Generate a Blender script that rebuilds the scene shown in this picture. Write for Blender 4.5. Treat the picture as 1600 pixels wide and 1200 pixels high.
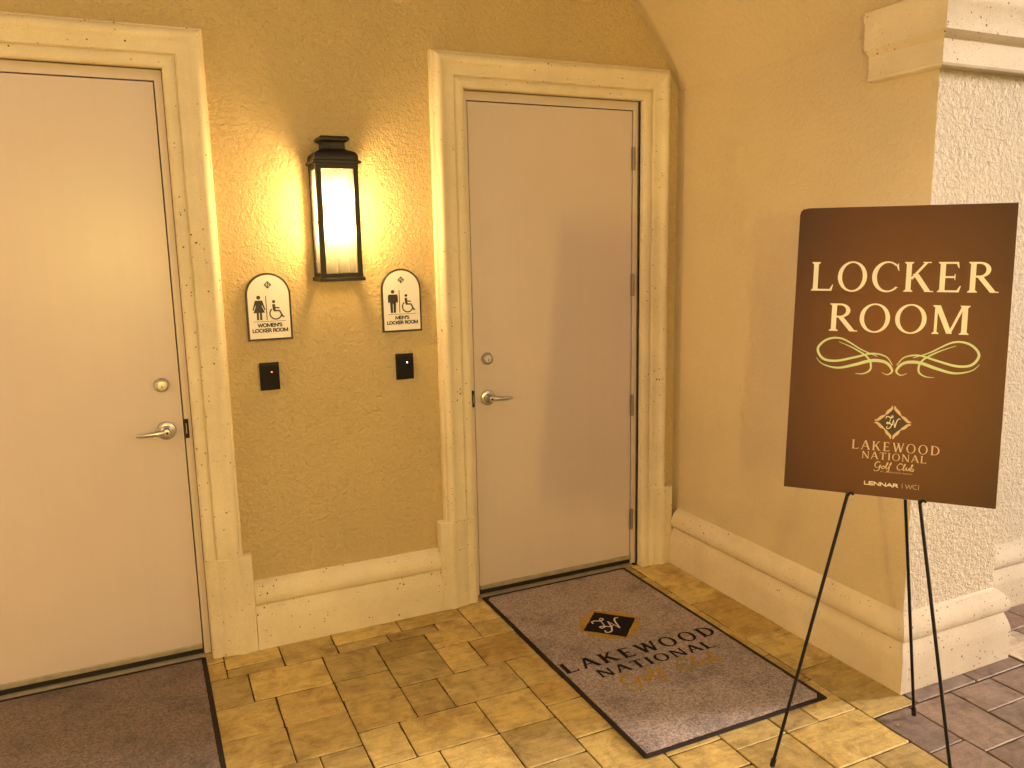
import bpy, bmesh, math, random
from mathutils import Matrix, Vector
random.seed(7)
for o in list(bpy.data.objects): bpy.data.objects.remove(o)
sc = bpy.context.scene
COL = sc.collection
rad = math.radians

# ------------------------------------------------------------------ camera
cd = bpy.data.cameras.new('camera'); cam = bpy.data.objects.new('camera', cd); COL.objects.link(cam)
O = Vector((-1.4689, -3.6332, 1.7687)); yaw, pit, rol = .4321, -.1691, -.0188
F = Vector((math.sin(yaw)*math.cos(pit), math.cos(yaw)*math.cos(pit), math.sin(pit)))
r0 = Vector((math.cos(yaw), -math.sin(yaw), 0)); u0 = r0.cross(F)
RX = r0*math.cos(rol) + u0*math.sin(rol); UX = -r0*math.sin(rol) + u0*math.cos(rol)
m = Matrix.Identity(4)
for i in range(3):
    m[i][0], m[i][1], m[i][2], m[i][3] = RX[i], UX[i], -F[i], O[i]
cam.matrix_world = m
cd.sensor_width = 36; cd.lens = 36*1263.58/1600; cd.clip_start = .05; cd.clip_end = 600
sc.camera = cam

# ------------------------------------------------------------------ sky, sun, exposure
SUN_DIR = Vector((.95, -.24, .16)).normalized()
w = bpy.data.worlds.new('World'); sc.world = w; w.use_nodes = True
wn = w.node_tree.nodes; wn.clear()
sky = wn.new('ShaderNodeTexSky'); sky.sky_type = 'NISHITA'; sky.sun_disc = False
sky.sun_elevation = math.asin(SUN_DIR.z); sky.sun_rotation = math.atan2(SUN_DIR.x, SUN_DIR.y)
sky.dust_density = 4.0
bg = wn.new('ShaderNodeBackground'); bg.inputs[1].default_value = .08
wo = wn.new('ShaderNodeOutputWorld')
w.node_tree.links.new(sky.outputs[0], bg.inputs[0]); w.node_tree.links.new(bg.outputs[0], wo.inputs[0])
sl = bpy.data.lights.new('sun', 'SUN'); so = bpy.data.objects.new('sun', sl); COL.objects.link(so)
sl.energy = 2.6; sl.angle = rad(10); sl.color = (1, .86, .74)
so.rotation_euler = SUN_DIR.to_track_quat('Z', 'Y').to_euler(); so.location = (8, -3, 6)
LAMP = (1.0, .79, .26)
LANTERN_STRENGTH = 128.0      # lantern between the doors
OPPOSITE_STRENGTH = (158.0, 78.0)     # the pair on the wall behind the camera
sc.view_settings.view_transform = 'Standard'; sc.view_settings.look = 'None'
sc.view_settings.exposure = 1.84; sc.view_settings.gamma = 1.0
sc.cycles.max_bounces = 8; sc.cycles.diffuse_bounces = 6; sc.cycles.use_adaptive_sampling = True; sc.cycles.adaptive_threshold = .03; sc.cycles.transparent_max_bounces = 16
sc.cycles.sample_clamp_indirect = 4.0
sc.cycles.caustics_reflective = False; sc.cycles.caustics_refractive = False

# ------------------------------------------------------------------ materials
MATS = {}
def newmat(name):
    mt = bpy.data.materials.new(name); mt.use_nodes = True
    nt = mt.node_tree; MATS[name] = mt
    return mt, nt, nt.nodes['Principled BSDF']
def N(nt, typ, **kw):
    n = nt.nodes.new(typ)
    for k, v in kw.items():
        if k.startswith('_'): n.inputs[int(k[1:])].default_value = v
        else: setattr(n, k, v)
    return n
def L(nt, a, b): nt.links.new(a, b)
def ramp(nt, stops, interp='LINEAR'):
    r = nt.nodes.new('ShaderNodeValToRGB'); e = r.color_ramp; e.interpolation = interp
    while len(e.elements) < len(stops): e.elements.new(.5)
    for el, (p, c) in zip(e.elements, stops):
        el.position = p; el.color = (*c, 1) if len(c) == 3 else c
    return r
def noise(nt, co, scale, detail=4, rough=.55, dist=0):
    n = nt.nodes.new('ShaderNodeTexNoise'); n.inputs['Scale'].default_value = scale
    n.inputs['Detail'].default_value = detail; n.inputs['Roughness'].default_value = rough
    n.inputs['Distortion'].default_value = dist
    if co is not None: L(nt, co, n.inputs['Vector'])
    return n
def math_(nt, op, a, b=None):
    n = nt.nodes.new('ShaderNodeMath'); n.operation = op
    for i, v in enumerate((a, b)):
        if v is None: continue
        if isinstance(v, (int, float)): n.inputs[i].default_value = v
        else: L(nt, v, n.inputs[i])
    return n.outputs[0]
def mixc(nt, fac, a, b, typ='MIX'):
    n = nt.nodes.new('ShaderNodeMix'); n.data_type = 'RGBA'; n.blend_type = typ
    for s, v in ((0, fac), (6, a), (7, b)):
        if isinstance(v, (int, float)): n.inputs[s].default_value = v
        elif isinstance(v, tuple): n.inputs[s].default_value = (*v, 1)
        else: L(nt, v, n.inputs[s])
    return n.outputs[2]
def bump(nt, h, strength, dist, bs, chain=None):
    b = nt.nodes.new('ShaderNodeBump'); b.inputs['Strength'].default_value = strength
    b.inputs['Distance'].default_value = dist; L(nt, h, b.inputs['Height'])
    if chain: L(nt, chain, b.inputs['Normal'])
    if bs: L(nt, b.outputs[0], bs.inputs['Normal'])
    return b.outputs[0]
def gcoord(nt):
    g = nt.nodes.new('ShaderNodeNewGeometry'); return g.outputs['Position']
def ocoord(nt):
    g = nt.nodes.new('ShaderNodeTexCoord'); return g.outputs['Object']

def stucco(name, col, scale, depth, dark=.8):
    mt, nt, bs = newmat(name); co = gcoord(nt)
    n1 = noise(nt, co, scale, 6, .62, .45); n2 = noise(nt, co, scale*2.8, 4, .65, .2)
    r1 = ramp(nt, [(.22, (0, 0, 0)), (.50, (.47,)*3), (.80, (1, 1, 1))]); L(nt, n1.outputs[0], r1.inputs[0])
    h = math_(nt, 'ADD', r1.outputs[0], math_(nt, 'MULTIPLY', n2.outputs[0], .38))
    bump(nt, h, 1.0, depth, bs)
    n3 = noise(nt, co, 1.6, 4, .6)
    r3 = ramp(nt, [(.3, (dark,)*3), (.7, (1, 1, 1))]); L(nt, n3.outputs[0], r3.inputs[0])
    n4 = noise(nt, co, 170, 2, .5); r4 = ramp(nt, [(.3, (.93,)*3), (.7, (1.0,)*3)]); L(nt, n4.outputs[0], r4.inputs[0])
    c = mixc(nt, 1.0, col, r3.outputs[0], 'MULTIPLY'); c = mixc(nt, 1.0, c, r4.outputs[0], 'MULTIPLY')
    L(nt, c, bs.inputs['Base Color']); bs.inputs['Roughness'].default_value = .82
    bs.inputs['Specular IOR Level'].default_value = .25
    return mt
stucco('stucco_gold', (.74, .565, .29), 56, .0140, .92)
stucco('stucco_smooth', (.69, .565, .35), 48, .0036, .88)
stucco('stucco_cream', (.78, .69, .53), 60, .0016, .9)  # unseen passage walls, colour raised to bounce more light
stucco('stucco_rough', (.74, .62, .475), 50, .036, .88)

def caststone(name, col, pit_amt):
    mt, nt, bs = newmat(name); co = gcoord(nt)
    v = nt.nodes.new('ShaderNodeTexVoronoi'); v.inputs['Scale'].default_value = 62; L(nt, co, v.inputs['Vector'])
    wv = noise(nt, co, 150, 2, .5)
    d = math_(nt, 'ADD', v.outputs['Distance'], math_(nt, 'MULTIPLY', math_(nt, 'SUBTRACT', wv.outputs[0], .5), .30))
    # each cell has its own pit size, most have none
    sep = nt.nodes.new('ShaderNodeSeparateColor'); L(nt, v.outputs['Color'], sep.inputs[0])
    clump = noise(nt, co, 5.5, 3, .6)
    size = math_(nt, 'MULTIPLY', math_(nt, 'SUBTRACT', math_(nt, 'ADD', sep.outputs[0], math_(nt, 'MULTIPLY', clump.outputs[0], .9)), 1.41 - pit_amt), .55)
    pit = math_(nt, 'GREATER_THAN', size, d)
    v2 = nt.nodes.new('ShaderNodeTexVoronoi'); v2.inputs['Scale'].default_value = 170; L(nt, co, v2.inputs['Vector'])
    sep2 = nt.nodes.new('ShaderNodeSeparateColor'); L(nt, v2.outputs['Color'], sep2.inputs[0])
    size2 = math_(nt, 'MULTIPLY', math_(nt, 'SUBTRACT', math_(nt, 'ADD', sep2.outputs[1], math_(nt, 'MULTIPLY', clump.outputs[0], .7)), 1.20 - pit_amt*.7), .6)
    pit2 = math_(nt, 'GREATER_THAN', size2, v2.outputs['Distance'])
    allp = math_(nt, 'MAXIMUM', pit, math_(nt, 'MULTIPLY', pit2, .75))
    n1 = noise(nt, co, 3.2, 5, .65); r1 = ramp(nt, [(.3, (.84, .82, .78)), (.68, (1, 1, 1))]); L(nt, n1.outputs[0], r1.inputs[0])
    n2 = noise(nt, co, 240, 3, .6); r2 = ramp(nt, [(.3, (.88,)*3), (.7, (1, 1, 1))]); L(nt, n2.outputs[0], r2.inputs[0])
    c = mixc(nt, 1.0, col, r1.outputs[0], 'MULTIPLY'); c = mixc(nt, 1.0, c, r2.outputs[0], 'MULTIPLY')
    c = mixc(nt, allp, c, (.16, .085, .04)); L(nt, c, bs.inputs['Base Color'])
    hh = math_(nt, 'SUBTRACT', math_(nt, 'MULTIPLY', n2.outputs[0], .12), allp)
    n5 = noise(nt, co, 16, 4, .6); hh = math_(nt, 'ADD', hh, math_(nt, 'MULTIPLY', n5.outputs[0], .45))
    bump(nt, hh, .9, .0028, bs)
    bs.inputs['Roughness'].default_value = .78; bs.inputs['Specular IOR Level'].default_value = .3
    return mt
caststone('cast_stone', (.80, .685, .485), .32)
caststone('cast_stone_pitted_dimmed', (.48, .405, .325), .46)  # same stone with more pits, colour darkened where sunlight came out too strong

def plain(name, col, rough=.5, metal=0, spec=.5, nscale=0, namt=.06, bscale=0, bdist=0):
    mt, nt, bs = newmat(name)
    bs.inputs['Roughness'].default_value = rough; bs.inputs['Metallic'].default_value = metal
    bs.inputs['Specular IOR Level'].default_value = spec
    co = gcoord(nt)
    n = noise(nt, co, nscale or 9, 4, .6)
    r = ramp(nt, [(.3, tuple(max(0, 1-namt) for _ in range(3))), (.7, (1, 1, 1))]); L(nt, n.outputs[0], r.inputs[0])
    L(nt, mixc(nt, 1.0, col, r.outputs[0], 'MULTIPLY'), bs.inputs['Base Color'])
    if bscale:
        nb = noise(nt, co, bscale, 3, .6); bump(nt, nb.outputs[0], .6, bdist, bs)
    return mt
plain('door_paint', (.635, .525, .47), .27, 0, .35, 2.2, .05, 320, .0004)
mt = MATS['door_paint']; nt = mt.node_tree; bs = nt.nodes['Principled BSDF']; co = gcoord(nt)
na = noise(nt, co, 7, 6, .7); ra = ramp(nt, [(.3, (.275,)*3), (.7, (.305,)*3)]); L(nt, na.outputs[0], ra.inputs[0]); L(nt, ra.outputs[0], bs.inputs['Roughness'])
mpd = nt.nodes.new('ShaderNodeMapping'); mpd.inputs['Scale'].default_value = (26, 26, 1.2); L(nt, co, mpd.inputs[0])
nb_ = noise(nt, mpd.outputs[0], 1, 5, .65); rb_ = ramp(nt, [(.28, (.982, .980, .975)), (.6, (1,)*3)]); L(nt, nb_.outputs[0], rb_.inputs[0])
prev = bs.inputs['Base Color'].links[0].from_socket; L(nt, mixc(nt, 1, prev, rb_.outputs[0], 'MULTIPLY'), bs.inputs['Base Color'])
plain('frame_paint', (.65, .54, .465), .42, 0, .4, 3, .06, 260, .0003)
plain('nickel', (.60, .57, .53), .34, 1, .5, 60, .10, 400, .0002)
plain('key_slot', (.012, .008, .006), .5)
plain('hinge_steel', (.36, .30, .24), .5, .7, .5, 70, .2)
plain('black_metal', (.008, .0055, .005), .55, .0, .3, 40, .3)
plain('bronze', (.020, .0125, .0085), .48, .3, .5, 40, .35, 240, .0004)
plain('black_plastic', (.007, .0055, .0055), .6, 0, .2)
plain('rubber', (.022, .014, .012), .75, 0, .25, 60, .3, 300, .001)
plain('threshold_metal', (.50, .42, .32), .45, .4, .5, 20, .25)
plain('sign_white', (.80, .74, .68), .35, 0, .4, 12, .03)
plain('sign_rim', (.028, .014, .014), .4)
plain('print_dark', (.02, .012, .014), .5)
plain('print_brown', (.045, .018, .008), .5)
plain('print_cream', (.88, .80, .67), .6, 0, .2)
plain('print_tan', (.66, .50, .34), .6, 0, .2)
plain('print_green', (.60, .70, .42), .6, 0, .2)
plain('foam_edge', (.74, .70, .64), .8)
plain('sealant', (.30, .225, .13), .85, 0, .2, 40, .4)
plain('gold_yarn', (.52, .32, .07), .95, 0, .1, 190, .55, 600, .003)
plain('black_yarn', (.018, .013, .016), .95, 0, .1, 300, .4, 600, .003)
plain('white_yarn', (.72, .64, .56), .95, 0, .1, 300, .3, 600, .003)
plain('ceiling_paint', (.82, .75, .62), .85, 0, .2, 2, .1, 60, .001)
plain('bedding_sand', (.085, .058, .028), .95, 0, .1, 70, .5, 150, .004)

mt, nt, bs = newmat('board_print')       # brown print, lighter brown in the middle
tc = nt.nodes.new('ShaderNodeTexCoord'); mp = nt.nodes.new('ShaderNodeMapping')
mp.inputs['Location'].default_value = (0, -.42, 0); mp.inputs['Scale'].default_value = (2.3, 1.45, 0)
mp.vector_type = 'POINT'
L(nt, tc.outputs['Object'], mp.inputs[0])
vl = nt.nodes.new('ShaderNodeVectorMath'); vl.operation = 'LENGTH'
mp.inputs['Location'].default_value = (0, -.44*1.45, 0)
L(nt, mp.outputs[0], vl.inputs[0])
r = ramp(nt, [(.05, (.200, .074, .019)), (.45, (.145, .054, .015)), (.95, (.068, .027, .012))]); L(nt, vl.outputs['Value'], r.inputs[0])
n = noise(nt, tc.outputs['Object'], 420, 2, .6); r2 = ramp(nt, [(.3, (.86,)*3), (.7, (1.06,)*3)]); L(nt, n.outputs[0], r2.inputs[0])
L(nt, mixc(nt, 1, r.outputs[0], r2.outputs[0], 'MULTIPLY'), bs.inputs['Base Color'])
bs.inputs['Roughness'].default_value = .55; bs.inputs['Specular IOR Level'].default_value = .3

def carpet(name, ca, cb):
    mt, nt, bs = newmat(name); co = gcoord(nt)
    n0 = noise(nt, co, 95, 4, .8); n1 = noise(nt, co, 330, 2, .8)
    f = math_(nt, 'ADD', math_(nt, 'MULTIPLY', n0.outputs[0], .62), math_(nt, 'MULTIPLY', n1.outputs[0], .38))
    r1 = ramp(nt, [(.39, ca), (.50, tuple((a+b)*.5 for a, b in zip(ca, cb))), (.61, cb)]); L(nt, f, r1.inputs[0])
    n2 = noise(nt, co, 4.2, 6, .7); r2 = ramp(nt, [(.30, (.50,)*3), (.48, (.96,)*3), (.7, (1.15,)*3)]); L(nt, n2.outputs[0], r2.inputs[0])
    L(nt, mixc(nt, 1, r1.outputs[0], r2.outputs[0], 'MULTIPLY'), bs.inputs['Base Color'])
    bs.inputs['Roughness'].default_value = .95; bs.inputs['Specular IOR Level'].default_value = .1
    bs.inputs['Sheen Weight'].default_value = .2
    bump(nt, f, 1, .009, bs)
carpet('carpet', (.100, .071, .066), (.56, .425, .39))
carpet('carpet_dark', (.055, .033, .025), (.29, .19, .140))

def paver_mat(name, cols):
    mt, nt, bs = newmat(name)
    oi = nt.nodes.new('ShaderNodeObjectInfo'); co = gcoord(nt)
    r = ramp(nt, [(i/(len(cols)-1), c_) for i, c_ in enumerate(cols)]); L(nt, oi.outputs['Random'], r.inputs[0])
    ofs = nt.nodes.new('ShaderNodeVectorMath'); ofs.operation = 'ADD'; L(nt, co, ofs.inputs[0])
    cmb = nt.nodes.new('ShaderNodeCombineXYZ'); L(nt, math_(nt, 'MULTIPLY', oi.outputs['Random'], 37), cmb.inputs[0]); L(nt, cmb.outputs[0], ofs.inputs[1])
    n1 = noise(nt, ofs.outputs[0], 13, 6, .68, .6); r1 = ramp(nt, [(.26, (.56, .50, .45)), (.48, (.95,)*3), (.74, (1.26, 1.25, 1.20))]); L(nt, n1.outputs[0], r1.inputs[0])
    c = mixc(nt, 1, r.outputs[0], r1.outputs[0], 'MULTIPLY')
    n2 = noise(nt, co, 210, 3, .7); r2 = ramp(nt, [(.3, (.80,)*3), (.7, (1.10,)*3)]); L(nt, n2.outputs[0], r2.inputs[0])
    c = mixc(nt, 1, c, r2.outputs[0], 'MULTIPLY')
    n3 = noise(nt, co, 30, 4, .6); r3 = ramp(nt, [(.685, (0,)*3), (.74, (1,)*3)]); L(nt, n3.outputs[0], r3.inputs[0])
    c = mixc(nt, math_(nt, 'MULTIPLY', r3.outputs[0], .55), c, (.62, .52, .40))
    n4 = noise(nt, co, 3.6, 5, .7, .8); r4 = ramp(nt, [(.34, (.74, .69, .62)), (.5, (1,)*3)]); L(nt, n4.outputs[0], r4.inputs[0])
    c = mixc(nt, 1, c, r4.outputs[0], 'MULTIPLY')
    mpp = nt.nodes.new('ShaderNodeMapping'); mpp.inputs['Scale'].default_value = (9, 55, 9); L(nt, ofs.outputs[0], mpp.inputs[0])
    n5 = noise(nt, mpp.outputs[0], 1, 4, .7, .5); r5 = ramp(nt, [(.33, (.66, .60, .54)), (.52, (1,)*3), (.72, (1.16,)*3)]); L(nt, n5.outputs[0], r5.inputs[0])
    c = mixc(nt, .55, c, r5.outputs[0], 'MULTIPLY')
    L(nt, c, bs.inputs['Base Color']); bs.inputs['Roughness'].default_value = .62; bs.inputs['Specular IOR Level'].default_value = .4
    h = math_(nt, 'ADD', n1.outputs[0], math_(nt, 'MULTIPLY', n2.outputs[0], .3)); bump(nt, h, .9, .0035, bs)
paver_mat('paver', [(.41, .29, .095), (.62, .455, .165), (.31, .21, .072), (.57, .425, .165), (.47, .315, .10), (.64, .475, .18), (.37, .27, .105), (.53, .375, .125)])
paver_mat('paver_pale', [(.50, .42, .33), (.52, .44, .35)])
paver_mat('paver_rose', [(.23, .145, .115), (.18, .12, .098), (.25, .15, .115), (.20, .15, .132), (.26, .172, .132), (.18, .13, .115), (.235, .142, .105), (.215, .16, .138)])

mt, nt, bs = newmat('ground_paving'); co = gcoord(nt)
bk = nt.nodes.new('ShaderNodeTexBrick'); L(nt, co, bk.inputs['Vector'])
bk.inputs['Color1'].default_value = (.36, .26, .18, 1); bk.inputs['Color2'].default_value = (.25, .18, .14, 1); bk.inputs['Mortar'].default_value = (.06, .045, .03, 1)
bk.inputs['Scale'].default_value = 1; bk.inputs['Brick Width'].default_value = .314; bk.inputs['Row Height'].default_value = .2355; bk.inputs['Mortar Size'].default_value = .004
L(nt, bk.outputs['Color'], bs.inputs['Base Color']); bs.inputs['Roughness'].default_value = .8

# lantern glass: rain-streaked, lets the bulbs through and scatters part of their light
mt = bpy.data.materials.new('lantern_glass'); mt.use_nodes = True; MATS['lantern_glass'] = mt
nt = mt.node_tree; nt.nodes.clear(); out = nt.nodes.new('ShaderNodeOutputMaterial')
tcx = ocoord(nt); mpx = nt.nodes.new('ShaderNodeMapping'); mpx.inputs['Scale'].default_value = (150, 150, 7); L(nt, tcx, mpx.inputs[0])
ns = noise(nt, mpx.outputs[0], 1.0, 3, .6, .4)
bn = bump(nt, ns.outputs[0], .8, .004, None)
tr = nt.nodes.new('ShaderNodeBsdfTransparent'); tr.inputs[0].default_value = (1, .95, .86, 1)
tl = nt.nodes.new('ShaderNodeBsdfTranslucent'); tl.inputs[0].default_value = (.95, .84, .66, 1); L(nt, bn, tl.inputs['Normal'])
gl = nt.nodes.new('ShaderNodeBsdfGlossy'); gl.inputs['Roughness'].default_value = .12; gl.inputs[0].default_value = (.9, .9, .9, 1); L(nt, bn, gl.inputs['Normal'])
rs = ramp(nt, [(.3, (.025,)*3), (.7, (.10,)*3)]); L(nt, ns.outputs[0], rs.inputs[0])
m1 = nt.nodes.new('ShaderNodeMixShader'); L(nt, rs.outputs[0], m1.inputs[0]); L(nt, tr.outputs[0], m1.inputs[1]); L(nt, tl.outputs[0], m1.inputs[2])
m2 = nt.nodes.new('ShaderNodeMixShader'); m2.inputs[0].default_value = .05; L(nt, m1.outputs[0], m2.inputs[1]); L(nt, gl.outputs[0], m2.inputs[2])
L(nt, m2.outputs[0], out.inputs[0])

def emit(name, col, s):
    mt = bpy.data.materials.new(name); mt.use_nodes = True; MATS[name] = mt
    nt = mt.node_tree; nt.nodes.clear(); out = nt.nodes.new('ShaderNodeOutputMaterial'); e = nt.nodes.new('ShaderNodeEmission')
    e.inputs[0].default_value = (*col, 1); e.inputs[1].default_value = s; L(nt, e.outputs[0], out.inputs[0])
emit('bulb_glow', (1.0, .69, .33), LANTERN_STRENGTH); emit('emitter_bright', LAMP, OPPOSITE_STRENGTH[0]); emit('emitter_dim', LAMP, OPPOSITE_STRENGTH[1])
emit('led_red', (1, .05, .03), 6); emit('led_white', (1, .55, .45), 9)

# ------------------------------------------------------------------ builders
class MB:
    def __init__(s): s.v = []; s.f = []
    def add(s, v, f):
        k = len(s.v); s.v += [tuple(p) for p in v]; s.f += [tuple(i+k for i in q) for q in f]; return s
    def box(s, x0, x1, y0, y1, z0, z1, bev=0):
        bm = bmesh.new(); bmesh.ops.create_cube(bm, size=1)
        for v in bm.verts:
            v.co = Vector((x0+(v.co.x+.5)*(x1-x0), y0+(v.co.y+.5)*(y1-y0), z0+(v.co.z+.5)*(z1-z0)))
        if bev: bmesh.ops.bevel(bm, geom=bm.edges[:], offset=bev, segments=2, affect='EDGES', profile=.5)
        return s.bm(bm)
    def bm(s, bm):
        bm.normal_update(); bm.verts.index_update()
        s.add([v.co[:] for v in bm.verts], [[v.index for v in f.verts] for f in bm.faces]); bm.free(); return s
    def loft(s, rings, closed=True, caps=True):
        n = len(rings[0]); vv = [p for r in rings for p in r]; ff = []
        for i in range(len(rings)-1):
            for j in range(n if closed else n-1):
                a, b = i*n+j, i*n+(j+1) % n; ff.append((a, b, b+n, a+n))
        if caps: ff.append(tuple(range(n))[::-1]); ff.append(tuple((len(rings)-1)*n+j for j in range(n)))
        return s.add(vv, ff)
    def tube(s, pts, radii, n=12, caps=True):
        pts = [Vector(p) for p in pts]; rings = []
        up = None
        for i, p in enumerate(pts):
            d = (pts[min(i+1, len(pts)-1)]-pts[max(i-1, 0)]).normalized()
            if up is None: up = d.orthogonal().normalized()
            up = (up-d*up.dot(d)).normalized(); sd = d.cross(up); rr = radii if isinstance(radii, (int, float)) else radii[i]
            rings.append([p+up*math.cos(2*math.pi*k/n)*rr+sd*math.sin(2*math.pi*k/n)*rr for k in range(n)])
        return s.loft(rings, True, caps)
    def lathe_y(s, cx, cz, prof, n=28):     # profile of (radius, y) around an axis along y
        rings = [[(cx+r*math.cos(2*math.pi*k/n), y, cz+r*math.sin(2*math.pi*k/n)) for k in range(n)] for r, y in prof]
        return s.loft(rings, True, True)
def build(name, mb, mat, parent=None, smooth=False, local=False):
    me = bpy.data.meshes.new(name)
    ofs = Vector((0, 0, 0)) if (parent is None or local) else WORLD_LOC[parent.name]
    me.from_pydata([Vector(v)-ofs for v in mb.v], [], mb.f); me.validate(); me.update()
    bm = bmesh.new(); bm.from_mesh(me); bmesh.ops.recalc_face_normals(bm, faces=bm.faces[:]) if not getattr(mb, 'flat', False) else None
    bm.to_mesh(me); bm.free()
    if smooth:
        me.polygons.foreach_set('use_smooth', [True]*len(me.polygons)); me.set_sharp_from_angle(angle=rad(smooth if smooth is not True else 35))
    me.materials.append(MATS[mat])
    ob = bpy.data.objects.new(name, me); COL.objects.link(ob)
    if parent is not None:
        ob.parent = parent; WORLD_LOC[ob.name] = WORLD_LOC.get(parent.name, Vector((0, 0, 0)))
    else: WORLD_LOC[ob.name] = Vector((0, 0, 0))
    return ob
WORLD_LOC = {}
def tag(o, label, cat, group=None):
    o['label'] = label; o['category'] = cat
    if group: o['group'] = group
    return o
def thing(name, loc, label, cat, group=None, matrix=None):
    o = bpy.data.objects.new(name, None); COL.objects.link(o); o.empty_display_size = .1
    if matrix is not None: o.matrix_world = matrix
    else: o.location = loc
    WORLD_LOC[o.name] = Vector(loc)
    return tag(o, label, cat, group)
def struct(o): o['kind'] = 'structure'; return o
def copy_tree(o, parent=None):
    c = o.copy(); COL.objects.link(c); c.parent = parent
    for ch in list(o.children): copy_tree(ch, c)
    return c
def sweep_plan(path, prof, caps=True, sl=slice(None)):
    """profile of (offset outward, z) swept along a plan polyline; outward is to the right of travel"""
    rings = []
    P = [Vector(p) for p in path]
    for i, p in enumerate(P):
        ns = []
        if i > 0: d = (P[i]-P[i-1]).normalized(); ns.append(Vector((d.y, -d.x)))
        if i < len(P)-1: d = (P[i+1]-P[i]).normalized(); ns.append(Vector((d.y, -d.x)))
        n = ns[0] if len(ns) == 1 else (ns[0]+ns[1])/(1+ns[0].dot(ns[1]))
        rings.append([(p.x+n.x*o, p.y+n.y*o, z) for o, z in prof])
    rings = rings[sl]
    return MB().loft(rings, False, False) if not caps else MB().loft(rings, True, True)

# ------------------------------------------------------------------ lettering (flat print, in a local x-y plane)
class Print:
    def __init__(s, z=0.0): s.m = MB(); s.m.flat = True; s.z = z; s.k = 0
    def poly(s, pts):
        z = s.z + s.k*.00006; s.k = (s.k+1) % 9
        a = sum(pts[i][0]*pts[(i+1) % len(pts)][1]-pts[(i+1) % len(pts)][0]*pts[i][1] for i in range(len(pts)))
        if a < 0: pts = pts[::-1]
        s.m.add([(x, y, z) for x, y in pts], [tuple(range(len(pts)))])
    def ring(s, outer, inner):
        n = len(outer); z = s.z + s.k*.00006; s.k = (s.k+1) % 9
        s.m.add([(x, y, z) for x, y in outer+inner], [(i, (i+1) % n, n+(i+1) % n, n+i) for i in range(n)])
    def strip(s, pts, wid, rise=.00035):
        n = len(pts); z = s.z + s.k*.00006; s.k = (s.k+1) % 9; vv = []
        for i, p in enumerate(pts):
            a, b = pts[max(i-1, 0)], pts[min(i+1, n-1)]; dx, dy = b[0]-a[0], b[1]-a[1]; l = math.hypot(dx, dy) or 1
            ww = (wid(i/(n-1)) if callable(wid) else wid)/2; zz = z+rise*i/n
            vv += [(p[0]-dy/l*ww, p[1]+dx/l*ww, zz), (p[0]+dy/l*ww, p[1]-dx/l*ww, zz)]
        s.m.add(vv, [(2*i+1, 2*i+3, 2*i+2, 2*i) for i in range(n-1)])
def spline(ctrl, k=8, closed=False):
    out = []; n = len(ctrl)
    for i in range(n if closed else n-1):
        g = lambda j: ctrl[j % n] if closed else ctrl[max(0, min(n-1, j))]
        p0, p1, p2, p3 = g(i-1), g(i), g(i+1), g(i+2)
        for q in range(k):
            t = q/k
            out.append(tuple(.5*((2*p1[c])+(-p0[c]+p2[c])*t+(2*p0[c]-5*p1[c]+4*p2[c]-p3[c])*t*t+(-p0[c]+3*p1[c]-3*p2[c]+p3[c])*t**3) for c in (0, 1)))
    if not closed: out.append(ctrl[-1])
    return out
T, t_, SF, SL = .145, .062, .036, .055
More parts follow.
